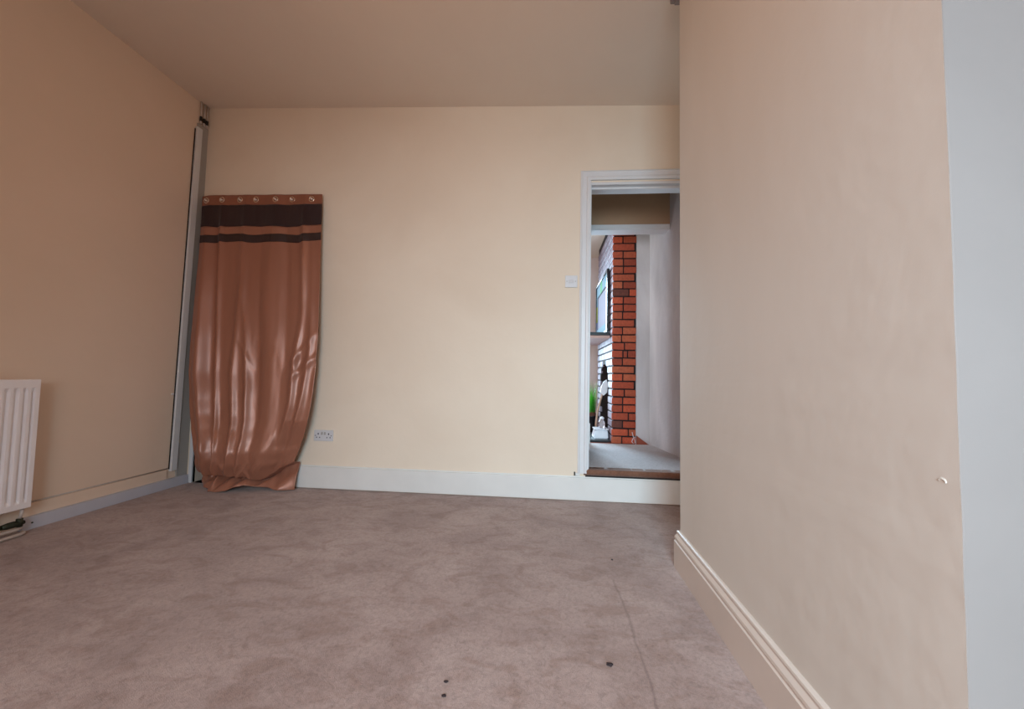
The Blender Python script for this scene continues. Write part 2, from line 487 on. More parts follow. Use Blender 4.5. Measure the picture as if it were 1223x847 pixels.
# rolled nosing: rounded edge profile swept along x
nprof = []
for k in range(9):
    t = PI * .5 * k / 8
    nprof.append((D - .012 - .012 * math.sin(t) + .0, PZ - .014 + .014 * math.cos(t)))
nprof = [(D + .06, PZ + .0005)] + nprof + [(D - .022, PZ - .030), (D - .010, PZ - .042), (D + .06, PZ - .042)]
n = 60; rings = []
for i in range(n + 1):
    x = .272 + (1.14 - .272) * i / n
    w = .0016 * noise.noise(Vector((x * 22, 1, 0))) + .001 * noise.noise(Vector((x * 60, 4, 0)))
    s = .35 if i == 0 else (.8 if i == 1 else 1)
    rings.append([bm.verts.new((x, D + (y - D) * (s if y < D else 1) + w, z + w)) for y, z in nprof])
for A, B in zip(rings, rings[1:]):
    for k in range(len(nprof)): bm.faces.new((A[k], A[(k + 1) % len(nprof)], B[(k + 1) % len(nprof)], B[k])).smooth = True
bm.faces.new(rings[0][::-1]); bm.faces.new(rings[-1]); bmesh.ops.recalc_face_normals(bm, faces=bm.faces[:])
link('carpet_nosing', bm, M['nosing'], fp)
bm = bmesh.new(); box(bm, .283, 1.14, D - .010, D + .02, PZ - .052, PZ - .0425, 0)
link('edging_strip', bm, M['dark'], fp)

bm = bmesh.new()      # right wall of passage and far room, slightly converging
vs = box(bm, 0, .14, D + .115, 4.1, -.1, 2.75)
for v in vs: v.co.x += pr(v.co.y)
box(bm, pr(4.1), pr(4.1) + .14, 4.1, 5.6, -.1, 2.75)
box(bm, .880, pr(4.02) + .02, 4.016, 4.10, -.1, 2.70)  # added return wall, catches the light the receding wall would miss
struct('wall_passage', bm, M['passage'])
bm = bmesh.new(); box(bm, -.40, -.30, D + .115, 3.58, -.1, 2.75)
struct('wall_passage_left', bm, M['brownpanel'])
bm = bmesh.new(); box(bm, -.40, 1.3, D + .115, 3.70, 2.62, 2.75)
struct('ceiling_passage', bm, M['ceil'])
# wall between passage and far room
bm = bmesh.new()
wall_cells(bm, -1.65, 1.25, -.1, 2.75, [(.368, pr(3.63) + .02, PZ - .15, 2.19)], 3.58, 3.69)
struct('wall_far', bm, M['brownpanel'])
bm = bmesh.new()
box(bm, .358, .380, 3.572, 3.698, PZ, 2.19, bevel=.002)
box(bm, .380, 1.07, 3.572, 3.698, 2.175, 2.20, bevel=.002)
box(bm, .37, 1.068, 3.562, 3.58, 2.186, 2.222, bevel=.003)
struct('door_2', bm, M['white'], 'white lining of the second opening at the end of the passage')
bm = bmesh.new()      # cut-down white skirting end against the far jamb
pp = [(3.70, PZ), (3.70, PZ + .21), (3.71, PZ + .21)]
v0 = [(.33, PZ), (.430, PZ), (.430, PZ + .19), (.385, PZ + .25), (.33, PZ + .25)]
A = [bm.verts.new((x, 3.925, z)) for x, z in v0]; B = [bm.verts.new((x, 3.968, z)) for x, z in v0]
bm.faces.new(A); bm.faces.new(B[::-1])
for k in range(5): bm.faces.new((A[k], B[k], B[(k + 1) % 5], A[(k + 1) % 5]))
bmesh.ops.recalc_face_normals(bm, faces=bm.faces[:])
struct('trim_6', bm, M['white'])

# ------------------------------------------------------------------ far room shell
FY = 5.5; FZ = .213; FC = 2.50; BX1 = .878
bm = bmesh.new(); box(bm, -1.65, 1.2, PE, FY + .1, FZ - .12, FZ)
struct('floor_far_room', bm, M['terracotta'])
bm = bmesh.new(); box(bm, -1.65, 1.25, 3.69, FY + .1, FC, FC + .1)
struct('ceiling_far_room', bm, M['ceil'])
bm = bmesh.new(); wall_cells(bm, -1.65, 1.25, .1, FC, [(-.35, .45, .45, 2.25)], FY, FY + .15)
struct('wall_far_back', bm, M['pinkwall'])
bm = bmesh.new(); box(bm, -1.75, -1.65, 3.58, FY + .1, .1, 2.6)
struct('wall_far_left', bm, M['pinkwall'])
window('window_2', -.35, .45, .45, 2.25, FY + .06)
bm = bmesh.new()      # added terracotta wedge drawing the strip of tile floor that the return hides
tri = [(.884, 4.014, FZ), (1.006, 4.014, FZ), (.884, 4.014, FZ + .088), (.884, 3.996, FZ), (1.006, 3.996, FZ), (.884, 3.996, FZ + .082)]
v = [bm.verts.new(p) for p in tri]
bm.faces.new((v[0], v[1], v[2])); bm.faces.new((v[3], v[5], v[4])); bm.faces.new((v[0], v[3], v[4], v[1])); bm.faces.new((v[1], v[4], v[5], v[2])); bm.faces.new((v[2], v[5], v[3], v[0]))
bmesh.ops.recalc_face_normals(bm, faces=bm.faces[:])
struct('trim_8', bm, M['terracotta'])

# ------------------------------------------------------------------ brick chimney breast
BX0, BX1, BY0, BY1 = .648, .878, 4.012, 5.185
AY0, AY1, ASP, ATOP = 4.31, 4.90, .80, 1.005   # arched opening on its left face
CH = .0765
def opening_z(y):
    t = (y - (AY0 + AY1) / 2) / ((AY1 - AY0) / 2)
    return ASP + (ATOP - ASP) * math.sqrt(max(0, 1 - t * t)) if abs(t) < 1 else None
cb = empty('chimney_breast', (BX0, BY0, FZ), 'brick chimney breast seen through the doorway, red side and sunlit pale arched front', 'chimney breast')
def rel(bm, e=cb):
    for v in bm.verts: v.co -= e.location
bm = bmesh.new()
xi = BX0 + .012
box(bm, xi, BX1 - .004, BY0 + .008, AY0 - .005, FZ, FC)
box(bm, xi, BX1 - .004, AY1 + .005, BY1 - .004, FZ, FC)
n = 16
for k in range(n):
    ya = AY0 + (AY1 - AY0) * k / n; yb = AY0 + (AY1 - AY0) * (k + 1) / n
    z = max(opening_z(ya + 1e-5) or ASP, opening_z(yb - 1e-5) or ASP)
    box(bm, xi, BX1 - .03, ya - (.005 if k == 0 else 0), yb + (.005 if k == n - 1 else 0), z, FC)
rel(bm); link('mortar_core', bm, M['mortar'], cb)
bm = bmesh.new(); box(bm, BX1 - .035, BX1 - .025, AY0 - .005, AY1 + .005, FZ, ATOP + .02); box(bm, BX0 + .03, BX1 - .035, AY0 - .005, AY1 + .005, FZ, FZ + .02)
rel(bm); link('firebox', bm, M['soot'], cb)

def brick(bm, layer, face, a0, a1, z0, z1, tone, depth=.016):
    if a1 - a0 < .02: return
    j = lambda s: random.uniform(-s, s)
    before = set(bm.verts)
    if face == 'side': box(bm, a0, a1, BY0 - .004 + j(.003), BY0 + .02, z0, z1, 0, .005, 2)
    else: box(bm, BX0 + .006 + j(.001), BX0 + .03, a0, a1, z0, z1, 0, .004, 1)
    new = [v for v in bm.verts if v not in before]
    for v in new:
        q_ = v.co * 30
        if face == 'side':
            v.co.x += .0022 * noise.noise(q_); v.co.z += .0022 * noise.noise(q_ + Vector((7, 7, 7)))
        v[layer] = tone
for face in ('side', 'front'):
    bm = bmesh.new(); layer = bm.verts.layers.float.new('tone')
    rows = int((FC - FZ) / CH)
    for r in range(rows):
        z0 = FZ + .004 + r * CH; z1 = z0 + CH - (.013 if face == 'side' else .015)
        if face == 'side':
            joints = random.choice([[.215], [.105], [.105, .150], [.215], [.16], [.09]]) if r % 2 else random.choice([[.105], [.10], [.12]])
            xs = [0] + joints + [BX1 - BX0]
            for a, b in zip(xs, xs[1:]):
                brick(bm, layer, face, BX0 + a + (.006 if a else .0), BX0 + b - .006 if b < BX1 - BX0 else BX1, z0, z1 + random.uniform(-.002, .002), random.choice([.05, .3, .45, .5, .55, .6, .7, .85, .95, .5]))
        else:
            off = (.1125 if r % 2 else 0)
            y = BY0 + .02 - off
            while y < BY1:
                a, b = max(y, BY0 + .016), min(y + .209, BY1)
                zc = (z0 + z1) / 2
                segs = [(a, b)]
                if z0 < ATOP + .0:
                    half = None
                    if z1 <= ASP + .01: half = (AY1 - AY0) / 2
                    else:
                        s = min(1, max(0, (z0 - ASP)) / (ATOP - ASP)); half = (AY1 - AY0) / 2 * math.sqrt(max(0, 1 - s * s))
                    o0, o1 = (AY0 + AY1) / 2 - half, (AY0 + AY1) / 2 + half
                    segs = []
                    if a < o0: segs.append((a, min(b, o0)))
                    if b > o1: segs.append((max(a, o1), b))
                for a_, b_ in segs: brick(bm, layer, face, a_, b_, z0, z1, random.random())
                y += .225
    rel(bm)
    link('red_side_bricks' if face == 'side' else 'sunlit_front_bricks', bm, M['brick'] if face == 'side' else M['bricksunlit'], cb)

# mantel shelf
bm = bmesh.new(); box(bm, BX0 - .232, BX0 - .003, 4.135, 5.16, 1.288, 1.320, bevel=.003)
ms = tag(link('mantel_shelf', bm, M['blackgloss']), 'black mantel shelf projecting from the brick chimney breast', 'shelf')
bm = bmesh.new(); box(bm, BX0 - .222, BX0 - .003, 4.145, 5.15, 1.262, 1.2875, bevel=.002)
link('lit_underboard', bm, M['shelfunder'], ms)

# framed print leaning above the mantel
pc = empty('framed_print', (BX0 - .01, 4.65, 1.33), 'black framed abstract print with pale blue, pink, green and yellow blocks above the mantel', 'picture')
prt_m = {k: plain('print_' + k, srgb(*[v * .70 for v in c]), .9, .02, spec=.1) for k, c in dict(paleblue=(178, 214, 232), grey=(205, 196, 216), green=(150, 235, 170), yellow=(238, 232, 60), pink=(232, 120, 200), lilac=(190, 180, 225), black=(20, 18, 28)).items()}
y0, y1, z0, z1 = 4.19, 5.15, 1.335, 1.995
bm = bmesh.new(); X1 = BX0 - .003; X0 = X1 - .026
t = .045
box(bm, X0, X1, y0, y0 + t, z0, z1); box(bm, X0, X1, y1 - t, y1, z0, z1)
box(bm, X0, X1, y0 + t, y1 - t, z1 - t * .5, z1); box(bm, X0, X1, y0 + t, y1 - t, z0, z0 + t * .4)
rel(bm, pc); link('frame', bm, M['blackgloss'], pc)
bm = bmesh.new()
keys = list(prt_m)
def pr_block(k, a, b, c, d, lift=0):
    box(bm, X0 + .010 - lift, X1 - .002, y0 + t + (y1 - y0 - 2 * t) * a, y0 + t + (y1 - y0 - 2 * t) * b, z0 + .02 + (z1 - z0 - .045) * c, z0 + .02 + (z1 - z0 - .045) * d, keys.index(k))
pr_block('paleblue', 0, 1, 0, .14); pr_block('paleblue', 0, 1, .80, 1)
pr_block('green', .45, .62, .80, 1, .001)
pr_block('lilac', 0, .12, .14, .48); pr_block('pink', 0, .12, .48, .80)
pr_block('grey', .12, .84, .14, .76); pr_block('black', .12, .84, .76, .80)
pr_block('black', .84, .93, .14, .80); pr_block('yellow', .93, 1, .30, .62); pr_block('lilac', .93, 1, .14, .30); pr_block('paleblue', .93, 1, .62, .80)
rel(bm, pc); link('print', bm, list(prt_m.values()), pc)

# hearth and things on it
bm = bmesh.new(); box(bm, .40, BX0 - .004, 4.06, 4.62, FZ, FZ + .022, 0, .004)
tag(link('hearth', bm, M['slate']), 'low black slate hearth slab in front of the arched fireplace', 'hearth')
HZ = FZ + .022
st = empty('white_stone_block', (.565, 4.25, HZ), 'white glazed block standing on the black hearth', 'block')
bm = bmesh.new()
vs = box(bm, -.075, .075, -.10, .10, 0, .085, 0)
for v in vs:
    if v.co.z > .05: v.co.x = v.co.x * .82 + .008; v.co.y *= .85
bmesh.ops.bevel(bm, geom=bm.edges[:], offset=.008, segments=2, affect='EDGES')
link('base', bm, M['whitestone'], st)
bm = bmesh.new(); box(bm, -.066, .078, -.088, .088, .0855, .097, 0, .003)
link('rim', bm, M['whitestone'], st)
bm = bmesh.new()
jx = empty('glass_jar', (.590, 4.27, HZ + .0975), 'small clear glass jar on the white block by the fireplace', 'jar')
lathe(bm, [(.026, 0), (.032, .006), (.034, .04), (.030, .062), (.020, .076), (.019, .090)], n=24)
link('body', bm, M['jar'], jx, True)
bm = bmesh.new(); lathe(bm, [(.022, .0905), (.023, .094), (.023, .106), (.012, .112), (.005, .118)], n=20)
link('lid', bm, M['whitestone'], jx, True)

ax = empty('hearth_axe', (.555, 4.45, HZ), 'pale wooden-handled axe with whitish head leaning by the fireplace arch', 'axe')
bm = bmesh.new()
hp = [(0, .05, 0.012), (.003, .04, .13), (.014, .01, .25), (.038, -.02, .37), (.064, -.042, .48), (.078, -.05, .55)]
tube(bm, hp, [.013, .011, .011, .011, .010, .010], 12)
link('handle', bm, M['wood'], ax, True)
bm = bmesh.new()
hv = [(.030, .46), (.044, .53), (.068, .58), (.098, .60), (.112, .54), (.104, .46), (.066, .425)]
A = [bm.verts.new((x, -.062, z)) for x, z in hv]; B = [bm.verts.new((x, -.036, z)) for x, z in hv]
bm.faces.new(A); bm.faces.new(B[::-1])
for k in range(len(hv)): bm.faces.new((A[k], B[k], B[(k + 1) % len(hv)], A[(k + 1) % len(hv)]))
bmesh.ops.recalc_face_normals(bm, faces=bm.faces[:]); bmesh.ops.bevel(bm, geom=bm.edges[:], offset=.003, segments=2, affect='EDGES')
link('head', bm, M['whitestone'], ax)

# potted grass
pg = empty('potted_grass', (.535, 4.74, FZ), 'tall green ornamental grass in a dark tapered pot by the fireplace', 'plant')
bm = bmesh.new(); lathe(bm, [(.048, 0), (.05, .004), (.056, .10), (.085, .19), (.09, .20), (.082, .20), (.07, .175), (.01, .17)], n=28)
link('pot', bm, M['potm'], pg, True)
bm = bmesh.new(); lathe(bm, [(.07, .171), (.06, .20), (.045, .235), (.02, .24)], n=18)
link('stem_clump', bm, M['soil'], pg, True)
bm = bmesh.new()
for i in range(170):
    a = random.uniform(0, 2 * PI); r0 = random.uniform(0, .045); h = random.uniform(.22, .42); lean = random.uniform(.0, .06)
    w = random.uniform(.0018, .0035); prev = None
    p0 = Vector((r0 * math.cos(a), r0 * math.sin(a), .19)); side = Vector((-math.sin(a + .6), math.cos(a + .6), 0))
    for k in range(6):
        s = k / 5
        c = p0 + Vector((math.cos(a) * lean * s * s, math.sin(a) * lean * s * s, h * s))
        ww = w * (1 - s * .9); th = Vector((math.cos(a), math.sin(a), 0)) * w * .35 * (1 - s * .9)
        cur = [bm.verts.new(c + side * ww), bm.verts.new(c + th), bm.verts.new(c - side * ww)]
        if prev:
            bm.faces.new((prev[0], prev[1], cur[1], cur[0])); bm.faces.new((prev[1], prev[2], cur[2], cur[1])); bm.faces.new((prev[2], prev[0], cur[0], cur[2]))
        prev = cur
link('blades', bm, M['grass'], pg)

# small white cable loop at the foot of the red bricks
bm = bmesh.new()
pts = [(.84, 3.988, FZ + .12), (.848, 3.985, FZ + .085), (.862, 3.985, FZ + .05), (.866, 3.985, FZ + .02), (.85, 3.984, FZ + .012), (.836, 3.984, FZ + .03), (.845, 3.984, FZ + .055), (.86, 3.985, FZ + .075), (.875, 3.986, FZ + .07)]
tube(bm, pts, .003, 8)
tag(link('cable', bm, M['whitestone']), 'short white looped cable at the foot of the red brick face', 'cable')

# ------------------------------------------------------------------ radiator
RX = -2.62; RY1 = 1.874; RY0 = .86; RZ0 = .134; RZ1 = .788
rd = empty('radiator', (RX, (RY0 + RY1) / 2, RZ0), 'white ribbed panel radiator on the left wall at the picture edge', 'radiator')
bm = bmesh.new()
n = 340; pitch = .0345
rings = []
zs = [RZ0, RZ0 + .003, RZ0 + .030, RZ0 + .050, RZ1 - .062, RZ1 - .042, RZ1 - .003, RZ1]
amp = [0, 0, 0, 1, 1, 0, 0, 0]; off = [-.004, 0, 0, 0, 0, 0, 0, -.004]
for i in range(n + 1):
    y = RY1 - (RY1 - RY0) * i / n
    s = RY1 - y - .022
    ph = (s / pitch) % 1
    inside = 0 < s and y > RY0 + .022
    d = 0
    if inside:
        d = -.013 * (1 if ph < .28 else (1 - (ph - .28) / .16 if ph < .44 else (0 if ph < .84 else (ph - .84) / .16)))
    e = -.004 if i in (0, n) else 0
    rings.append([bm.verts.new((RX + e + o_ + d * a, y, z)) for z, a, o_ in zip(zs, amp, off)])
bk = [[bm.verts.new((RX - .018, RY1 - (RY1 - RY0) * i / n, z)) for z in (RZ0, RZ1)] for i in (0, n)]
for A, B in zip(rings, rings[1:]):
    for k in range(len(zs) - 1): bm.faces.new((A[k], A[k + 1], B[k + 1], B[k]))
bm.faces.new([bk[0][0]] + [bk[0][1]] + rings[0][::-1]); bm.faces.new([bk[1][1], bk[1][0]] + rings[-1])
bm.faces.new([bk[0][1], bk[1][1]] + [r[-1] for r in rings[::-1]]); bm.faces.new([bk[1][0], bk[0][0]] + [r[0] for r in rings])
bm.faces.new([bk[0][0], bk[1][0], bk[1][1], bk[0][1]])
rel(bm, rd); link('front_panel', bm, M['radiator'], rd)
bm = bmesh.new()
box(bm, RX - .075, RX - .0185, RY0 + .05, RY1 - .05, RZ0 + .02, RZ1 - .02, 0, .004)
rel(bm, rd); link('convector', bm, M['radiator'], rd)
for yy in (RY1 - .12, RY0 + .12):
    bm = bmesh.new(); box(bm, lw(yy) + .0005, RX - .06, yy - .02, yy + .02, RZ0 + .03, RZ1 - .08, 0, .002)
    rel(bm, rd); link('wall_bracket', bm, M['radiator'], rd)
bm = bmesh.new()
tube(bm, [(RX - .03, RY1 - .012, RZ0 + .035), (RX - .03, RY1 + .006, RZ0 + .035)], .011, 12)
rel(bm, rd); link('dark_plug', bm, M['blackgloss'], rd)
# valve under the corner
vl = bmesh.new()
VX = RX - .020
tube(vl, [(VX, RY1 - .03, .045), (VX, RY1 - .03, .085)], .013, 14)
tube(vl, [(VX, RY1 - .10, .062), (VX, RY1 - .075, .062), (VX, RY1 - .05, .062), (VX, RY1 - .012, .062)], [.012, .016, .016, .010], 14)
tube(vl, [(VX, RY1 - .17, .060), (VX, RY1 - .10, .062)], .009, 12)
rel(vl, rd); link('valve', vl, M['brass'], rd)
bm = bmesh.new(); tube(bm, [(VX, RY1 - .03, .0855), (VX, RY1 - .024, .11), (VX - .006, RY1 - .018, RZ0 + .01)], .0075, 12)
rel(bm, rd); link('tail_pipe', bm, M['pipe'], rd)
for k, (zz, xx) in enumerate(((.035, -2.632), (.0125, -2.612))):
    bm = bmesh.new()
    tube(bm, [(xx, .80, zz), (xx, 1.4, zz), (xx, RY1 - .045, zz), (xx - .010, RY1 - .022, zz), (xx - .03, RY1 - .014, zz)], .008, 12)
    tag(link('floor_pipe', bm, M['pipe']), ['upper pale heating pipe running under the radiator', 'lower heating pipe lying on the carpet under the radiator'][k], 'pipe', 'pipes below the radiator')

# ------------------------------------------------------------------ socket and switch
so = empty('power_socket', (-1.629, D, .347), 'white double power socket low on the back wall right of the curtain', 'socket')
bm = bmesh.new(); box(bm, -.073, .073, -.010, 0, 0, .080, 0, .003)
link('faceplate', bm, M['plastic'], so)
for cx in (-.040, .040):
    for x0_, x1_, z0_, z1_ in ((cx - .004, cx + .004, .046, .058), (cx - .0155, cx - .0085, .022, .030), (cx + .0085, cx + .0155, .022, .030)):
        bm = bmesh.new(); box(bm, x0_, x1_, -.0106, -.0095, z0_, z1_); link('pin_hole', bm, M['hole'], so)
for cx in (-.011, .011):
    bm = bmesh.new(); vs = box(bm, cx - .0065, cx + .0065, -.014, -.0095, .046, .066, 0)
    for v in vs:
        if v.co.z > .06 and v.co.y < -.012: v.co.y += .003
    link('rocker', bm, M['boxing'], so)
for cx in (-.0605, .0605):
    bm = bmesh.new(); tube(bm, [(cx, -.0101, .040), (cx, -.0112, .040)], .0035, 10)
    link('screw', bm, M['hole'], so)

sw = empty('light_switch', (.169, D, 1.495), 'white square two-gang light switch beside the door frame', 'light switch')
bm = bmesh.new(); box(bm, -.043, .043, -.011, 0, 0, .086, 0, .003)
link('faceplate', bm, M['plastic'], sw)
for cx in (-.010, .010):
    bm = bmesh.new(); vs = box(bm, cx - .0075, cx + .0075, -.016, -.0105, .031, .055, 0)
    for v in vs:
        if v.co.z > .05 and v.co.y < -.012: v.co.y += .004
    link('rocker', bm, M['plastic'], sw)
for cx in (-.0305, .0305):
    bm = bmesh.new(); tube(bm, [(cx, -.0111, .043), (cx, -.0122, .043)], .0035, 10)
    link('screw', bm, M['boxing'], sw)

# ------------------------------------------------------------------ curtain
def lerp_table(tab, t):
    for (a, va), (b, vb) in zip(tab, tab[1:]):
        if t <= b:
            k = (t - a) / (b - a) if b > a else 0; k = max(0, min(1, k))
            k = k * k * (3 - 2 * k) * .35 + k * .65
            return va + (vb - va) * k
    return tab[-1][1]
# @@CURTAIN_TABLES@@
XLt = [(0, -2.675), (.217, -2.664), (.526, -2.652), (.836, -2.648), (1.146, -2.638), (1.352, -2.628), (1.559, -2.594), (1.662, -2.574), (1.765, -2.544), (1.869, -2.506), (1.972, -2.485), (2.075, -2.478), (2.2, -2.46)]
XRt = [(0, -1.704), (.208, -1.694), (.506, -1.681), (.804, -1.665), (1.102, -1.649), (1.3, -1.647), (1.499, -1.652), (1.598, -1.659), (1.697, -1.672), (1.797, -1.703), (1.896, -1.741), (1.995, -1.783), (2.05, -1.84), (2.12, -1.868), (2.2, -1.875)]
Yt = [(0, 2.815), (.3, 2.802), (.8, 2.775), (1.3, 2.745), (1.7, 2.715), (1.95, 2.69), (2.05, 2.70), (2.16, 2.735), (2.2, 2.75)]
# folds: list of (path [(drop,u)], [(drop, amplitude)], width)
folds = [
    ([(0, .05), (.4, .05), (1.4, .07), (1.9, .10), (2.2, .12)], [(0, .008), (.4, .018), (1.4, .030), (2.0, .030)], .040),
    ([(0, .10), (.4, .12), (1.4, .16), (2.2, .20)], [(0, -.004), (.5, -.028), (1.4, -.034), (1.9, -.02)], .050),
    ([(0, .18), (.4, .175), (1.4, .225), (2.0, .235), (2.2, .25)], [(0, .010), (.4, .022), (1.4, .028), (2.0, .036)], .022),
    ([(0, .38), (.4, .37), (.8, .375), (1.4, .36), (2.2, .42)], [(0, .008), (.4, .014), (.9, .020), (1.5, .030), (2.0, .030)], .030),
    ([(0, .44), (.8, .40), (1.2, .45), (1.5, .475), (2.2, .52)], [(0, 0), (.7, .004), (1.2, .018), (1.6, .026), (2.0, .022)], .024),
    ([(0, .50), (.9, .52), (1.4, .545), (2.2, .60)], [(0, -.003), (.8, -.012), (1.5, -.020), (2.0, -.012)], .035),
    ([(0, .62), (.8, .60), (1.4, .66), (2.0, .70)], [(0, .012), (.6, .014), (1.3, .022), (2.0, .018)], .060),
    ([(0, .70), (.8, .74), (1.4, .76)], [(0, -.006), (.5, -.016), (1.3, -.012), (1.7, -.002)], .035),
    ([(0, .86), (.5, .87), (.9, .88), (1.3, .84), (1.6, .84), (1.8, .82)], [(0, .012), (.4, .024), (1.0, .020), (1.4, .030), (1.75, .026), (2.0, .0)], .028),
    ([(0, .93), (.9, .94), (1.2, .95), (1.5, .93), (1.9, .90)], [(0, .0), (.8, .004), (1.2, .022), (1.7, .026), (1.95, .0)], .025),
]
H0 = 2.205
def pouf_z(u):   # height at which the puddled fabric turns under
    return lerp_table([(0, .13), (.12, .105), (.22, .098), (.26, .108), (.44, .106), (.56, .103), (.66, .092), (.75, .078), (.80, .090), (.86, .125), (.93, .17), (1, .21)], u)
def hem_y(u):
    return lerp_table([(0, 2.745), (.10, 2.695), (.185, 2.685), (.205, 2.655), (.35, 2.645), (.50, 2.655), (.62, 2.68), (.70, 2.715), (.82, 2.735), (.92, 2.725), (1, 2.77)], u)
def hem_z(u):
    return lerp_table([(0, .045), (.10, .018), (.18, .012), (.205, .004), (.32, .004), (.42, .014), (.52, .040), (.62, .050), (.70, .034), (.84, .026), (.90, .012), (1, .008)], u)
def fab(u, s):
    """s: 0..1 drop to where fabric turns, 1..2 tucked under and hem lying on the floor"""
    zt = H0 - .010 * (1 - min(1, u / .12)) ** 2 - .010 * u
    turn = pouf_z(u)
    dd = min(s, 1)
    z = zt + (turn - zt) * dd
    drop = (H0 - z)
    full = 2.2 * dd
    dlook = drop * .75 + full * .25
    x0, x1 = lerp_table(XLt, drop), lerp_table(XRt, drop)
    X = x0 + (x1 - x0) * u
    Y = lerp_table(Yt, dlook)
    f = 0
    for path, am, w in folds:
        c = lerp_table(path, dlook); a = lerp_table(am, dlook)
        d = abs(u - c) / w
        f += a * (math.exp(-d * d * .8) * .62 + .38 * math.exp(-1.5 * max(0, math.sqrt(d * d + .10) - .316)))
    fade = min(1, .25 + drop / .35)
    f *= fade
    f += .0035 * noise.noise(Vector((u * 9, dlook * 2.2, 1.3))) + .0018 * noise.noise(Vector((u * 26, dlook * 5, 4)))
    # crossing drag creases on the right, lower third
    if drop > .95:
        k = min(1, (drop - .95) / .4)
        g = (drop - 1.18) + (u - .9) * 1.35
        f += .012 * k * math.exp(-(g / .035) ** 2) * max(0, min(1, (u - .74) / .12))
        g2 = (drop - 1.33) + (u - .9) * .9
        f += .010 * k * math.exp(-(g2 / .03) ** 2) * max(0, min(1, (u - .78) / .12))
        g3 = (drop - 1.08) - (u - .36) * 1.7
        f += .007 * k * math.exp(-(g3 / .03) ** 2) * math.exp(-((u - .42) / .08) ** 2)
    # creases radiating where it bags out near the floor
    if drop > 1.75:
        k = min(1, (drop - 1.75) / .25)
        ca = abs(u - .585) * 1.05 - (drop - 2.05)      # inverted V of the turned corner
        f += .020 * k * math.exp(-(ca / .022) ** 2) * math.exp(-((u - .585) / .13) ** 2)
        cb_ = (drop - 2.02) - (u - .30) * .55
        f += .012 * k * math.exp(-(cb_ / .022) ** 2) * math.exp(-((u - .38) / .10) ** 2)
        f += .013 * k * noise.noise(Vector((u * 13, drop * 8, 9))) + .005 * k * noise.noise(Vector((u * 30, drop * 18, 2)))
    belly = .045 * math.exp(-((drop - 1.98) / .20) ** 2) * math.exp(-((u - .42) / .42) ** 2)
    Y = Y - f - belly
    # pocket at the right-hand bottom
    if drop > 1.70 and u > .76:
        k = min(1, (drop - 1.70) / .18) * min(1, (u - .76) / .10)
        Y += .055 * k
    if s > 1:
        q_ = (s - 1)
        Yturn = Y
        zA = turn - .012
        if q_ < .35:           # curl under
            k = q_ / .35
            Y = Yturn + .070 * math.sin(k * PI / 2); z = turn - .012 * math.sin(k * PI / 2)
        else:                  # hem sweeping forward over the floor
            k = (q_ - .35) / .65
            kk = k * k * (3 - 2 * k)
            Y = (Yturn + .070) * (1 - kk) + hem_y(u) * kk + .007 * noise.noise(Vector((u * 16, k * 2.4, 5))) * math.sin(k * PI)
            z = zA * (1 - k) + hem_z(u) * k + .020 * math.sin(k * PI) * (.4 + .6 * math.sin(u * 30 + k * 2.5 + 1))
            # raised apex where the hem corner is turned up
            z += .035 * math.exp(-((u - .245) / .028) ** 2) * math.sin(min(1, k * 1.1) * PI)
            z = max(.004, min(z, turn - .008 + .02 * k))
    Y = min(Y, 2.842) if X < -1.90 and False else min(Y, 2.845)
    return Vector((X, Y, max(z, .004)))

cu = empty('curtain', (-2.18, 2.80, 0), 'copper satin eyelet curtain with dark bands hanging over the alcove', 'curtain')
NU = 190
def curtain_piece(name, s0, s1, nv, mat, lift=0, warp=None, thick=.0016):
    bm = bmesh.new(); g = []
    for j in range(nv + 1):
        s = s0 + (s1 - s0) * j / nv
        row = []
        for i in range(NU + 1):
            u = i / NU
            ss = s + (warp(u) if warp else 0)
            p = fab(u, ss); p.y -= lift
            row.append(bm.verts.new(p))
        g.append(row)
    for j in range(nv):
        for i in range(NU): bm.faces.new((g[j][i], g[j + 1][i], g[j + 1][i + 1], g[j][i + 1]))
    for v in bm.verts: v.co -= cu.location
    o = link(name, bm, mat, cu, True)
    md = o.modifiers.new('thick', 'SOLIDIFY'); md.thickness = thick; md.offset = 0
    return o
wv = lambda u: .0022 * math.sin(u * 15 + 1) + .0012 * math.sin(u * 33)
tot = H0 - .05
b1, b2, b3, b4 = .082 / tot, .258 / tot, .322 / tot, .385 / tot
curtain_piece('header_band', 0, b1, 12, M['header'])
curtain_piece('wide_dark_band', b1, b2, 16, M['velvet'], .0005, lambda u: 0)
curtain_piece('drape', b2, 2.0, 300, M['satin'])
curtain_piece('narrow_dark_band', b3, b4, 8, M['ribbon'], .0025, wv)
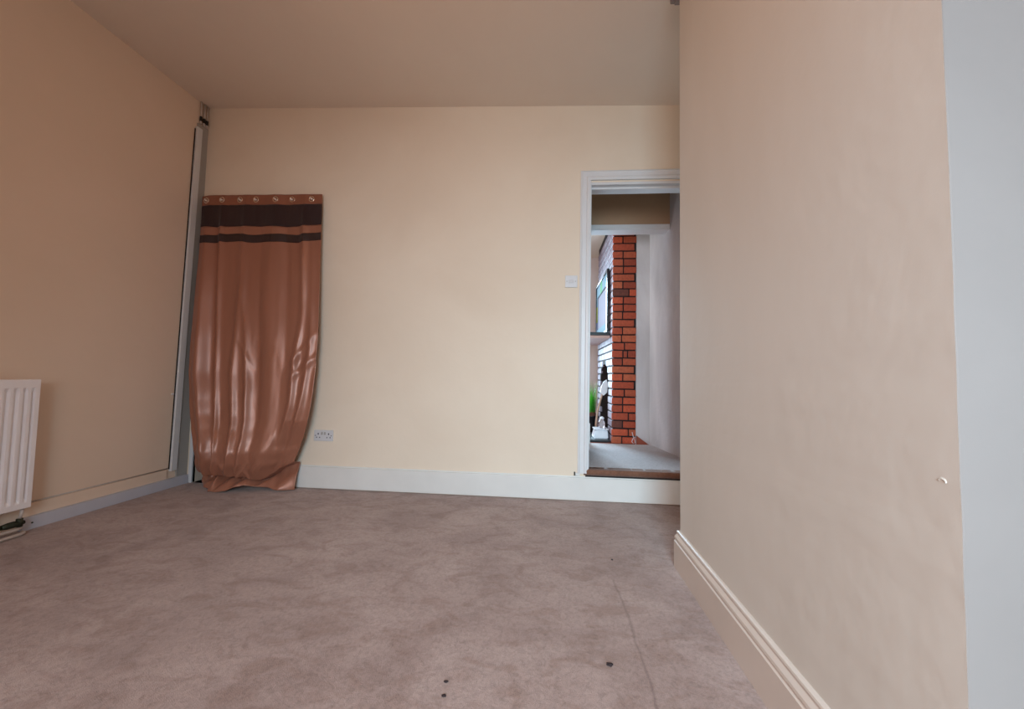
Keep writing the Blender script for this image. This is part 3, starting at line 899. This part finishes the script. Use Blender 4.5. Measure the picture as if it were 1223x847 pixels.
for i, u in enumerate((.035, .17, .32, .455, .62, .755, .915)):
    p = fab(u, .040 / tot); p.y -= .0012
    bm = bmesh.new()
    # metal ring
    R1, r1, nn, mm = .019, .0048, 24, 10
    rg = []
    for a in range(nn):
        A_ = 2 * PI * a / nn
        rg.append([bm.verts.new(((R1 + r1 * math.cos(b)) * math.cos(A_), -r1 * .6 * math.sin(b), (R1 + r1 * math.cos(b)) * math.sin(A_))) for b in [2 * PI * k / mm for k in range(mm)]])
    for a in range(nn):
        for k in range(mm):
            bm.faces.new((rg[a][k], rg[a][(k + 1) % mm], rg[(a + 1) % nn][(k + 1) % mm], rg[(a + 1) % nn][k])).smooth = True
    bmesh.ops.recalc_face_normals(bm, faces=bm.faces[:])
    for v in bm.verts: v.co += p - cu.location
    ey = link('eyelet', bm, M['chrome'], cu)
    bm = bmesh.new()
    if i % 2 == 0: tube(bm, [(-.012, -.003, .013), (-.004, -.006, .004), (.005, -.007, -.003), (.012, -.004, -.008)], [.004, .0055, .008, .006], 8)
    else: tube(bm, [(-.008, -.003, -.005), (.0, -.007, -.002), (.009, -.004, -.005)], [.006, .009, .006], 8)
    for v in bm.verts: v.co += p - cu.location
    link('glint_hook', bm, M['eyeglint'], ey)  # pale added piece standing in for the eyelet's bright glint

# ------------------------------------------------------------------ crumbs on the carpet
for k, (x, y, r, lab) in enumerate(((.324, 1.964, .004, 'small dark crumb on the carpet nearest the doorway step'), (.203, 1.261, .007, 'largest dark crumb on the carpet, in front of the right wall skirting'),
                        (-.264, 1.143, .0045, 'farther of two dark crumbs on the carpet at the picture bottom centre'), (-.258, 1.094, .0045, 'nearer of two dark crumbs on the carpet at the picture bottom centre'))):
    bm = bmesh.new(); bmesh.ops.create_icosphere(bm, subdivisions=2, radius=r)
    for v in bm.verts:
        v.co *= 1 + .35 * noise.noise(v.co * 300 + Vector((k * 5, 0, 0))); v.co.x *= 1.4; v.co.z *= .6
    o = link('crumb', bm, M['crumb']); o.location = (x, y, r * .5)
    tag(o, lab, 'crumb', 'crumbs on the carpet')

# ------------------------------------------------------------------ light
def area(name, loc, rot, sx, sy, power, col):
    l = bpy.data.lights.new(name, 'AREA'); l.shape = 'RECTANGLE'; l.size = sx; l.size_y = sy; l.energy = power; l.color = col
    o = bpy.data.objects.new(name, l); COL.objects.link(o); o.location = loc; o.rotation_euler = rot
    return o
def aim(o, d): o.rotation_euler = Vector(d).to_track_quat('-Z', 'Y').to_euler()
LA = area('daylight_left_pane', (-.62, YB - .10, 1.4), (0, 0, 0), .9, 1.35, 22, (1.0, .66, .54)); aim(LA, (.3, 1, -.4)); LA.data.spread = math.radians(120)
LB = area('daylight_right_pane', (.10, YB - .10, 1.4), (0, 0, 0), .9, 1.35, 48, (.56, .83, 1.0)); aim(LB, (.1, 1, -.45)); LB.data.spread = math.radians(100)
L2 = area('daylight_far_window', (.05, FY + .14, 1.35), (0, 0, 0), .75, 1.7, 54, (.58, .82, 1.0)); aim(L2, (.08, -1, -.15)); L2.data.spread = math.radians(85)
L3 = area('daylight_side_window', (-1.60, 3.98, 1.5), (0, 0, 0), .5, 1.4, 15, (.72, .88, 1.0)); aim(L3, (1, -.05, -.1))
# added unseen wall light, put in to brighten the brick face
cl = empty('added_wall_light', (.12, 3.69, 1.55), 'small added wall light, unseen, beside the doorway inside the far room', 'lamp')
bm = bmesh.new(); lathe(bm, [(.045, 0), (.05, .004), (.05, .012), (.02, .016), (.014, .03)], n=24)
bmesh.ops.rotate(bm, verts=bm.verts[:], cent=(0, 0, 0), matrix=Matrix.Rotation(-PI / 2, 3, 'X'))
link('base', bm, M['plastic'], cl, True)
bm = bmesh.new(); lathe(bm, [(.018, -.05), (.045, -.035), (.055, 0), (.045, .035), (.018, .05)], n=28)
for v in bm.verts: v.co.y += .087
mc, nt_, bs_ = newmat('lamp_globe'); bs_.inputs['Emission Color'].default_value = (.95, .97, 1, 1); bs_.inputs['Emission Strength'].default_value = 5
link('globe', bm, mc, cl, True)
L4p = bpy.data.lights.new('added_wall_lamp', 'POINT'); L4p.energy = 3.2; L4p.color = (.92, .95, 1.0); L4p.shadow_soft_size = .06
L4 = bpy.data.objects.new('added_wall_lamp', L4p); COL.objects.link(L4); L4.location = (.12, 3.86, 1.55)
# added pendant bulb, out of view, put in to warm the upper walls
pd = empty('added_pendant', (-.6, .9, 2.42), 'added bare warm bulb, out of view, on a flex hanging from the middle of the ceiling', 'lamp')
bm = bmesh.new(); lathe(bm, [(.004, -.075), (.022, -.068), (.032, -.045), (.030, -.020), (.016, .012), (.014, .025)], n=20)
mb, nt_, bs_ = newmat('warm_bulb'); bs_.inputs['Emission Color'].default_value = (1, .62, .3, 1); bs_.inputs['Emission Strength'].default_value = 20
link('bulb', bm, mb, pd, True)
bm = bmesh.new(); lathe(bm, [(.017, .0251), (.020, .03), (.020, .075), (.006, .085)], n=20); tube(bm, [(0, 0, .085), (0, 0, cz(-.6) - 2.42)], .003, 8)
link('holder', bm, M['plastic'], pd)
pl = bpy.data.lights.new('added_bulb_light', 'POINT'); pl.energy = 6.2; pl.color = (1, .42, .14); pl.shadow_soft_size = .05
po = bpy.data.objects.new('added_bulb_light', pl); COL.objects.link(po); po.location = (-.6, .9, 2.29)
w = bpy.data.worlds.new('sky'); S.world = w; w.use_nodes = True
w.node_tree.nodes['Background'].inputs[0].default_value = srgb(200, 215, 235); w.node_tree.nodes['Background'].inputs[1].default_value = 1.0

# ------------------------------------------------------------------ camera
pitch, yaw, roll, f = .0521, -.0858, .0205, 477.2
fw = Vector((math.sin(yaw) * math.cos(pitch), math.cos(yaw) * math.cos(pitch), math.sin(pitch)))
r0 = fw.cross(Vector((0, 0, 1))).normalized(); u0 = r0.cross(fw)
r = math.cos(roll) * r0 + math.sin(roll) * u0; u = -math.sin(roll) * r0 + math.cos(roll) * u0
cd = bpy.data.cameras.new('camera'); cam = bpy.data.objects.new('camera', cd); COL.objects.link(cam)
cd.sensor_fit = 'HORIZONTAL'; cd.sensor_width = 36; cd.lens = 36 * f / 1223; cd.clip_start = .02
mat = Matrix((r, u, -fw)).transposed().to_4x4(); mat.translation = Vector((0, 0, .8592)); cam.matrix_world = mat
S.camera = cam
S.view_settings.view_transform = 'Standard'; S.view_settings.look = 'None'; S.view_settings.gamma = 1; S.view_settings.exposure = 0
S.view_settings.use_curve_mapping = False
